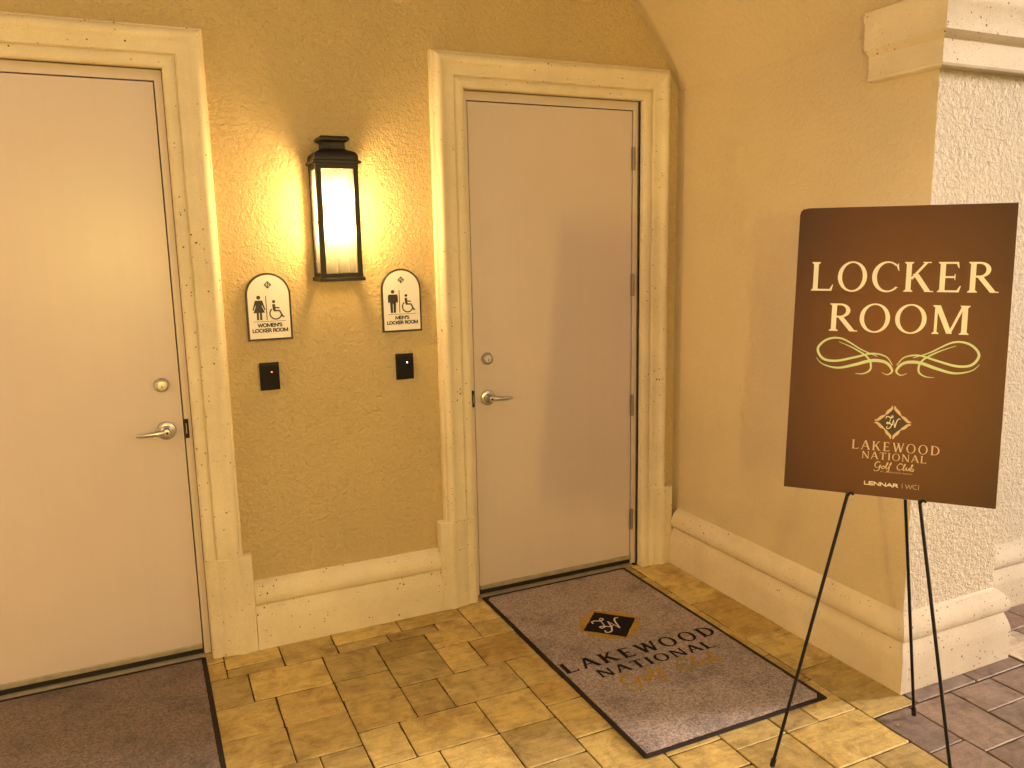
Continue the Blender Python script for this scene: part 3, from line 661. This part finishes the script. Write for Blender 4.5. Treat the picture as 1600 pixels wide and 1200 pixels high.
# ------------------------------------------------------------------ wall lanterns
def make_lantern(name, label, loc, rz=0):
    t = thing(name, (0, 0, 0), label, 'wall lantern', 'bronze wall lanterns')
    def rect(hw, yf, z, yb=0.0): return [(-hw, yb, z), (-hw, yf, z), (hw, yf, z), (hw, yb, z)]
    mb = MB().loft([rect(.075, -.141, 0, -.016), rect(.0965, -.163, 0, -.001), rect(.0965, -.163, .012, -.001), rect(.094, -.160, .0155, -.001), rect(.089, -.155, .017, -.001), rect(.089, -.155, .034, -.001), rect(.075, -.141, .034, -.016), rect(.075, -.141, 0, -.016)], True, False)
    build('base_tray', mb, 'bronze', t, local=True)
    build('back_plate', MB().box(-.088, .088, -.007, -.001, .034, .487), 'bronze', t, local=True)
    build('bottom_glass', MB().box(-.0745, .0745, -.1405, -.0165, .018, .020), 'lantern_glass', t, local=True)
    P = .021
    for sx in (-1, 1):
        for y0 in (-.1545, -.0280):
            x0, x1 = sorted((sx*.0885, sx*(.0885-P))); build('corner_post', MB().box(x0, x1, y0, y0+P, .034, .466, .001), 'bronze', t, local=True)
    mb = MB().loft([rect(.089, -.155, .466, -.001), rect(.089, -.155, .487, -.001), rect(.0995, -.1645, .489, -.001), rect(.0995, -.1645, .499, -.001), rect(.091, -.157, .502, -.001),
                    rect(.091, -.157, .515, -.001), rect(.089, -.155, .524, -.003), rect(.084, -.150, .532, -.006), rect(.075, -.141, .538, -.014), rect(.062, -.131, .5425, -.026), rect(.050, -.122, .547, -.036), rect(.0465, -.1195, .553, -.039),
                    rect(.0455, -.119, .574, -.0395), rect(.048, -.121, .578, -.037), rect(.0625, -.134, .584, -.024), rect(.0635, -.135, .592, -.023), rect(.055, -.127, .601, -.031)], True, True)
    rf = build('roof', mb, 'bronze', t, local=True)
    build('screw_knob', MB().tube([(.0985, -.152, .494), (.1045, -.152, .494)], .004, 10), 'bronze', rf, local=True)
    build('glass_pane', MB().box(-.0675, .0675, -.1475, -.1450, .0345, .4655), 'lantern_glass', t, local=True)
    for sx in (-1, 1):
        x0, x1 = sorted((sx*.0815, sx*.079)); build('glass_pane', MB().box(x0, x1, -.1335, -.0280, .0345, .4655), 'lantern_glass', t, local=True)
    build('latch', MB().tube([(-.0885, -.146, .248), (-.097, -.146, .248), (-.0985, -.146, .248)], [.003, .003, .0045], 8), 'bronze', t, local=True)
    build('stem', MB().tube([(0, -.080, .0205), (0, -.080, .150)], .0075, 10), 'bronze', t, local=True)
    build('top_socket', MB().tube([(0, -.080, .466), (0, -.080, .405)], .013, 12), 'bronze', t, local=True)
    build('bottom_socket', MB().tube([(0, -.080, .150), (0, -.080, .178)], .013, 12), 'bronze', t, local=True)
    for zc, sg in ((.222, 1), (.358, -1)):
        pr = [(-.043, .010), (-.034, .014), (-.018, .024), (0, .0285), (.016, .0255), (.027, .016), (.0325, .004)]
        build('bulb', MB().tube([(0, -.080, zc+sg*a) for a, _ in pr], [b for _, b in pr], 16), 'bulb_glow', t, True, local=True)
    t.location = loc; t.rotation_euler = (0, 0, rz); WORLD_LOC[t.name] = Vector(loc)
    return t
lan = make_lantern('wall_lantern', 'lit bronze box lantern with streaked glass on wall between the two doors', (-.660, YW, 1.634))
# the wall opposite: one lantern is mirrored in the left door, the other throws the board's shadow on the right door
for x, zz, gm, lb in ((-1.60, 1.58, 'emitter_bright', 'lit bronze box lantern on the opposite wall, mirrored in the left door'), (.582, 1.60, 'emitter_dim', 'lit bronze box lantern on the opposite wall, behind the sign board')):
    l2 = copy_tree(lan); l2.location = (x, -4.75, zz); l2.rotation_euler = (0, 0, math.pi); l2['label'] = lb
    for ch in list(l2.children):      # bulbs swapped for an added glowing cylinder, wider to soften the shadows
        if ch.name.split('.')[0] in ('bulb', 'stem', 'top_socket', 'bottom_socket'): bpy.data.objects.remove(ch)
    build('soft_emitter', MB().tube([(0, -.080, z_) for z_ in (.052, .060, .40, .412)], [.045, .058, .058, .045], 24), gm, l2, 40, local=True)

# ------------------------------------------------------------------ restroom signs and card readers
FR = Matrix(((1, 0, 0, 0), (0, 0, -1, 0), (0, 1, 0, 0), (0, 0, 0, 1)))      # local x right, y up, z towards the viewer
def arch_pts(hw, h0, h1, inset, n=22):
    r_ = hw-inset; c = h1-hw
    return [(-r_, h0+inset), (r_, h0+inset)] + [(r_*math.cos(math.pi*i/n), c+r_*math.sin(math.pi*i/n)) for i in range(n+1)]
def make_sign(name, label, xc, zb, female):
    t = thing(name, (xc, YW-.004, zb), label, 'restroom sign', 'arched locker room signs', Matrix.Translation((xc, YW-.004, zb)) @ FR)
    hw, H_ = .0945, .289
    o1, o2, o3 = arch_pts(hw, 0, H_, 0), arch_pts(hw, 0, H_, .0012), arch_pts(hw, 0, H_, .0088)
    mb = MB().loft([[(x, y, z) for x, y in o] for o, z in ((o1, 0), (o1, .0062), (o2, .0074))], True, True)
    build('rim', mb, 'sign_rim', t, 30, local=True)
    mb = MB().loft([[(x, y, z) for x, y in o3] for z in (.0070, .0084)], True, True); build('face', mb, 'sign_white', t, local=True)
    Z = .0087
    pr = Print(Z); c = .238; d = .0165
    pr.poly([(d, c), (0, c+d), (-d, c), (0, c-d)]); emb_ = build('emblem', pr.m, 'print_dark', t, local=True)
    pr = Print(Z+.0006)
    pr.strip([(-.006, c-.006), (-.003, c+.006), (.003, c-.005), (.006, c+.007)], .0026); pr.strip([(-.009, c+.001), (-.001, c+.009)], .0018); pr.strip([(.001, c-.009), (.009, c-.001)], .0018)
    build('monogram', pr.m, 'sign_white', emb_, local=True)
    # standing figure
    pr = Print(Z); sx, y0 = -.0415, .089; k = .1035
    circ = lambda cx, cy, r_, n=18: [(cx+r_*math.cos(2*math.pi*i/n), cy+r_*math.sin(2*math.pi*i/n)) for i in range(n)]
    P = lambda pts: pr.poly([(sx+x*k, y0+y*k) for x, y in pts])
    P([(x, y) for x, y in circ(0, .93, .082)])
    if female:
        P([(-.13, .81), (.13, .81), (.155, .79), (.12, .56), (.235, .30), (-.235, .30), (-.12, .56), (-.155, .79)])
        P([(-.15, .80), (-.26, .42), (-.215, .40), (-.09, .73)]); P([(.15, .80), (.26, .42), (.215, .40), (.09, .73)])
        P([(-.105, .31), (-.02, .31), (-.02, 0), (-.105, 0)]); P([(.105, .31), (.02, .31), (.02, 0), (.105, 0)])
    else:
        P([(-.19, .81), (.19, .81), (.215, .78), (.13, .40), (-.13, .40), (-.215, .78)])
        P([(-.19, .81), (-.225, .74), (-.225, .45), (-.16, .45), (-.15, .76)]); P([(.19, .81), (.225, .74), (.225, .45), (.16, .45), (.15, .76)])
        P([(-.135, .42), (-.015, .42), (-.015, 0), (-.115, 0)]); P([(.135, .42), (.015, .42), (.015, 0), (.115, 0)])
    build('figure_symbol', pr.m, 'print_dark', t, local=True)
    pr = Print(Z); pr.poly([(-.0125, .089), (-.0090, .089), (-.0090, .192), (-.0125, .192)]); pr.poly([(-.068, .0812), (.068, .0812), (.068, .0830), (-.068, .0830)])
    build('divider_line', pr.m, 'print_dark', t, local=True)
    pr = Print(Z); wx, wy = .030, .117
    pr.poly(circ(wx-.009, wy+.049, .0068))
    pr.strip([(wx-.010, wy+.038), (wx-.008, wy+.012)], .012); pr.strip([(wx-.008, wy+.024), (wx+.014, wy+.021)], .0055)
    pr.strip([(wx-.011, wy+.010), (wx+.014, wy+.009), (wx+.027, wy-.018), (wx+.033, wy-.015)], .0072)
    pr.strip([(wx-.003+.0245*math.cos(rad(a)), wy-.002+.0245*math.sin(rad(a))) for a in range(128, 352, 8)], .0056)
    build('wheelchair_symbol', pr.m, 'print_dark', t, local=True)
    sans('lettering', "WOMEN'S" if female else "MEN'S", 0, .0575, .0172, .102 if female else .066, 'print_dark', t, .235, Z)
    sans('lettering', 'LOCKER ROOM', 0, .0350, .0172, .148, 'print_dark', t, .235, Z)
    return t
make_sign('restroom_sign', "white arched women's locker room sign with skirt figure left of lantern", -.953, 1.386, True)
make_sign('restroom_sign', "white arched men's locker room sign right of lantern", -.361, 1.387, False)
def make_reader(label, xc, zc, led):
    t = thing('card_reader', (xc, YW, zc), label, 'card reader', 'black card readers')
    rings = [[(xc+sx*a, y, zc+sz) for sx, sz in ((-1, -h0), (1, -h0), (1, h1), (-1, h1))] for a, y, h0, h1 in ((.041, YW-.001, .060, .060), (.041, YW-.013, .060, .060), (.0395, YW-.0195, .0585, .050), (.0375, YW-.021, .0565, .046))]
    build('housing', MB().loft(rings, True, True), 'black_plastic', t)
    build('indicator_light', MB().lathe_y(xc+.008, zc+.020, [(.0024, YW-.0208), (.0024, YW-.0218), (.001, YW-.0222)], 12), led, t)
make_reader("black card reader with red light below the women's sign", -.969, 1.229, 'led_red')
make_reader("black card reader below the men's sign", -.358, 1.224, 'led_white')

# ------------------------------------------------------------------ door mats
def make_mat(key, label, x0, x1, y0, y1, logo):
    t = thing('door_mat', ((x0+x1)/2, (y0+y1)/2, 0), label, 'door mat', 'rubber-edged door mats')
    cx, cy, hw, hh = (x0+x1)/2, (y0+y1)/2, (x1-x0)/2, (y0-y1)/2
    def rr(ins, z):
        a, b, r_ = hw-ins, hh-ins, .012; pts = []
        for sx, sy, a0 in ((1, 1, 0), (-1, 1, 90), (-1, -1, 180), (1, -1, 270)):
            for q in range(4): an = rad(a0+30*q); pts.append((cx+sx*(a-r_)+r_*math.cos(an), cy+sy*(b-r_)+r_*math.sin(an), z))
        return pts
    build('rubber_border', MB().loft([rr(0, .0015), rr(.0008, .0035), rr(.014, .0052), rr(.016, .0052)], True, True), 'rubber', t)
    # pile: a gently uneven sheet inside the border
    mb = MB(); mb.flat = True; nx, ny = 34, 58; rg = random.Random(3)
    for j in range(ny+1):
        for i in range(nx+1):
            e = i in (0, nx) or j in (0, ny)
            mb.v.append((x0+.017+(x1-x0-.034)*i/nx+(rg.uniform(-.0012, .0012) if e else 0), y1+.017+(y0-y1-.034)*j/ny+(rg.uniform(-.0012, .0012) if e else 0), .0048 if e else .0078+rg.uniform(-.0003, .0003)))
    for j in range(ny):
        for i in range(nx):
            a = j*(nx+1)+i; mb.f.append((a, a+1, a+nx+2, a+nx+1))
    build('carpet_pile', mb, 'carpet' if logo else 'carpet_dark', t, True)
    if not logo: return
    def sheet(name, pr, mat):
        o = build(name, pr.m, mat, t, local=True); o.location = (-WORLD_LOC[t.name].x, -WORLD_LOC[t.name].y, 0); return o
    ex, ey = .417, -.590
    rg = random.Random(5)
    def rough(pts, k, j):
        out = []
        for i in range(len(pts)):
            a, b = pts[i], pts[(i+1) % len(pts)]
            for q in range(k): out.append((a[0]+(b[0]-a[0])*q/k+rg.uniform(-j, j), a[1]+(b[1]-a[1])*q/k+rg.uniform(-j, j)))
        return out
    dia = lambda r_: [(ex+r_, ey), (ex, ey+r_), (ex-r_, ey), (ex, ey-r_)]
    pr = Print(.0084)
    for k in range(4):      # four stitched gold leaves round the diamond
        an = rad(45+90*k); ux, uy = math.cos(an), math.sin(an); vx, vy = -uy, ux; d = .113
        loc = [(-.125, -.008), (-.085, .004), (-.045, .022), (0, .030), (.045, .022), (.085, .004), (.125, -.008), (.10, -.022), (-.10, -.022)]
        pr.poly(rough([(ex+ux*(d+b)+vx*a, ey+uy*(d+b)+vy*a) for a, b in loc], 3, .0035))
    sheet('gold_diamond', pr, 'gold_yarn')
    pr = Print(.0092); pr.poly(rough(dia(.142), 9, .0016)); sheet('black_diamond', pr, 'black_yarn')
    pr = Print(.0098); monogram(pr, ex-.008, ey+.002, .135, .0066); sheet('monogram', pr, 'white_yarn')
    global T, t_
    T, t_ = .20, .105
    pr = Print(.0084); serif_text(pr, 'LAKEWOOD', .020, .812, -.892, .082, .2); serif_text(pr, 'NATIONAL', .135, .728, -.984, .062, .2); sheet('lettering', pr, 'black_yarn'); T, t_ = .145, .064
    pr = Print(.0084); script_text(pr, 'Golf Club', .185, .690, -1.090, .082, .012)
    o = sheet('script_lettering', pr, 'gold_yarn')
make_mat('M', "grey logo door mat with black diamond before the men's door", -.003, .852, -.034, -1.502, True)
make_mat('W', "brown plain door mat before the women's door at lower left", -2.18, -1.325, -.034, -1.502, False)

# ------------------------------------------------------------------ easel and sign board
e1 = Vector((.6503, -.7596, -.0074)).normalized(); e2 = Vector((.1018, .0774, .9918)); e2 = (e2-e1*e2.dot(e1)).normalized(); en = e1.cross(e2)
Bp = Vector((.6250, -1.8915, .9630))
bmx = Matrix.Identity(4)
for i in range(3): bmx[i][0], bmx[i][1], bmx[i][2], bmx[i][3] = e1[i], e2[i], en[i], Bp[i]
board = thing('sign_board', Bp, 'large brown locker room sign board standing on a black easel', 'sign board', None, bmx)
def boardring(ins, z):
    a, b0, b1 = .305-ins, ins, .914-ins
    return [(-a, b0, z), (a, b0, z), (a, b1, z), (-a+.028, b1, z), (-a+.010, b1-.003, z), (-a+.003, b1-.010, z), (-a, b1-.022, z)]
build('panel_core', MB().loft([boardring(0, -.0125), boardring(0, -.0004)], True, True), 'foam_edge', board, local=True)
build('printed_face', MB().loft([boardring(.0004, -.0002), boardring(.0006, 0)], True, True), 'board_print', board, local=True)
pr = Print(.0006); serif_text(pr, 'LOCKER', -.262, .266, .648, .092); serif_text(pr, 'ROOM', -.200, .203, .520, .088); build('title_lettering', pr.m, 'print_cream', board, local=True)
for nm, s in (('flourish', -1), ('flourish', 1)):
    pr = Print(.0006); mx = .003
    big = [(.045, .444), (.09, .462), (.15, .4955), (.195, .492), (.222, .462), (.205, .430), (.165, .424), (.11, .438), (.06, .452), (.02, .444), (.0, .418)]
    low = [(.225, .432), (.205, .412), (.16, .402), (.11, .414), (.06, .430), (.02, .426), (.0, .402), (.012, .388), (.030, .394)]
    thin = [(.160, .486), (.110, .464), (.070, .436), (.062, .404), (.080, .388), (.106, .386)]
    for ct, wd in ((big, lambda q: .0022+.0052*math.sin(math.pi*q)), (low, lambda q: .0012+.0085*math.sin(math.pi*q)**1.5), (thin, lambda q: .0012+.0045*math.sin(math.pi*q))):
        pr.strip([(mx+s*(x+.006), y) for x, y in spline(ct, 8)][::s], (lambda wd: (lambda q: wd(q)))(wd))
    build('flourish', pr.m, 'print_green', board, local=True)
pr = Print(.0006); ex, ey = .0088, .2385
pr.poly([(ex+.040, ey), (ex, ey+.040), (ex-.040, ey), (ex, ey-.040)]); emb = build('emblem', pr.m, 'print_brown', board, local=True)
pr = Print(.0012)
for k in range(4):
    for sg in (-1, 1):
        an = rad(90*k); ca, sa = math.cos(an), math.sin(an)
        ct = [(.0525, .0035), (.043, .0055), (.034, .014), (.0275, .0185), (.021, .0235)]
        pr.strip([(ex+ca*x-sa*y*sg, ey+sa*x+ca*y*sg) for x, y in spline(ct, 5)], lambda q: .0012+.0075*math.sin(math.pi*min(1, q*1.05))**.8)
build('emblem_leaves', pr.m, 'print_tan', emb, local=True)
pr = Print(.0018); monogram(pr, ex-.002, ey+.001, .040, .0021); build('monogram', pr.m, 'print_cream', emb, local=True)
pr = Print(.0006); serif_text(pr, 'LAKEWOOD', -.106, .146, .1465, .0285, .2); serif_text(pr, 'NATIONAL', -.0745, .1115, .1185, .0225, .16); build('club_lettering', pr.m, 'print_tan', board, local=True)
pr = Print(.0006); script_text(pr, 'Golf Club', -.036, .080, .0895, .0205, .0027); build('script_lettering', pr.m, 'print_tan', board, local=True)
sans('small_lettering', 'AT LAKEWOOD RANCH', .028, .0788, .0042, .092, 'print_tan', board, .13, .0007)
sans('sponsor_lettering', 'LENNAR', -.0135, .0340, .0125, .0990, 'print_cream', board, .21, .0007)
sans('sponsor_lettering', 'WCI', .0755, .0340, .0145, .0400, 'print_tan', board, .09, .0007)
pr = Print(.0006); pr.poly([(.0470, .0335), (.0482, .0335), (.0482, .0495), (.0470, .0495)]); build('divider_line', pr.m, 'print_tan', board, local=True)

zf = -.963/e2.z
def bw(s, t, d=0): return Bp + e1*s + e2*t + en*d
eas = thing('easel', (.75, -1.85, 0), 'thin black metal tripod easel holding the brown sign board', 'easel')
R_ = .0056; back = -.0205
def floor_pt(s0, t0, s1, t1):
    a, b = bw(s0, t0, back), bw(s1, t1, back); k = (a.z-.006)/(a.z-b.z); return a+(b-a)*k
apex = bw(.003, .585, back)
for a, b in (((-.107, -.0025), (-.2534, -.7724)), ((.0997, -.0043), (.2131, -.6851))):
    ft = floor_pt(*a, *b)
    lg = build('leg', MB().tube([ft, ft+(apex-ft)*.55, apex], [R_, R_, R_*.9], 12), 'black_metal', eas, 40)
    build('rubber_foot', MB().tube([ft+(apex-ft).normalized()*.03, ft+(apex-ft).normalized()*.004], .0088, 12), 'rubber', lg, 40)
rf_ = Vector((1.041, -1.734, .008)); ap2 = apex-en*.016
lg = build('leg', MB().tube([rf_, ap2], R_, 12), 'black_metal', eas, 40)
build('rubber_foot', MB().tube([rf_+(ap2-rf_).normalized()*.03, rf_], .0088, 12), 'rubber', lg, 40)
build('apex_bracket', MB().tube([apex-en*.024, apex+en*.006], .016, 14), 'black_metal', eas, 40)
for s0, t0 in ((-.107, -.008), (.0997, -.008)):
    q = bw(s0, t0, 0)
    build('peg', MB().tube([bw(s0, t0, back-.006), bw(s0, t0, .004), bw(s0, t0+.002, .012), bw(s0+.004, t0+.010, .0155), bw(s0+.010, t0+.0125, .0150), bw(s0+.017, t0+.008, .014)], .0042, 10), 'black_metal', eas, 40)
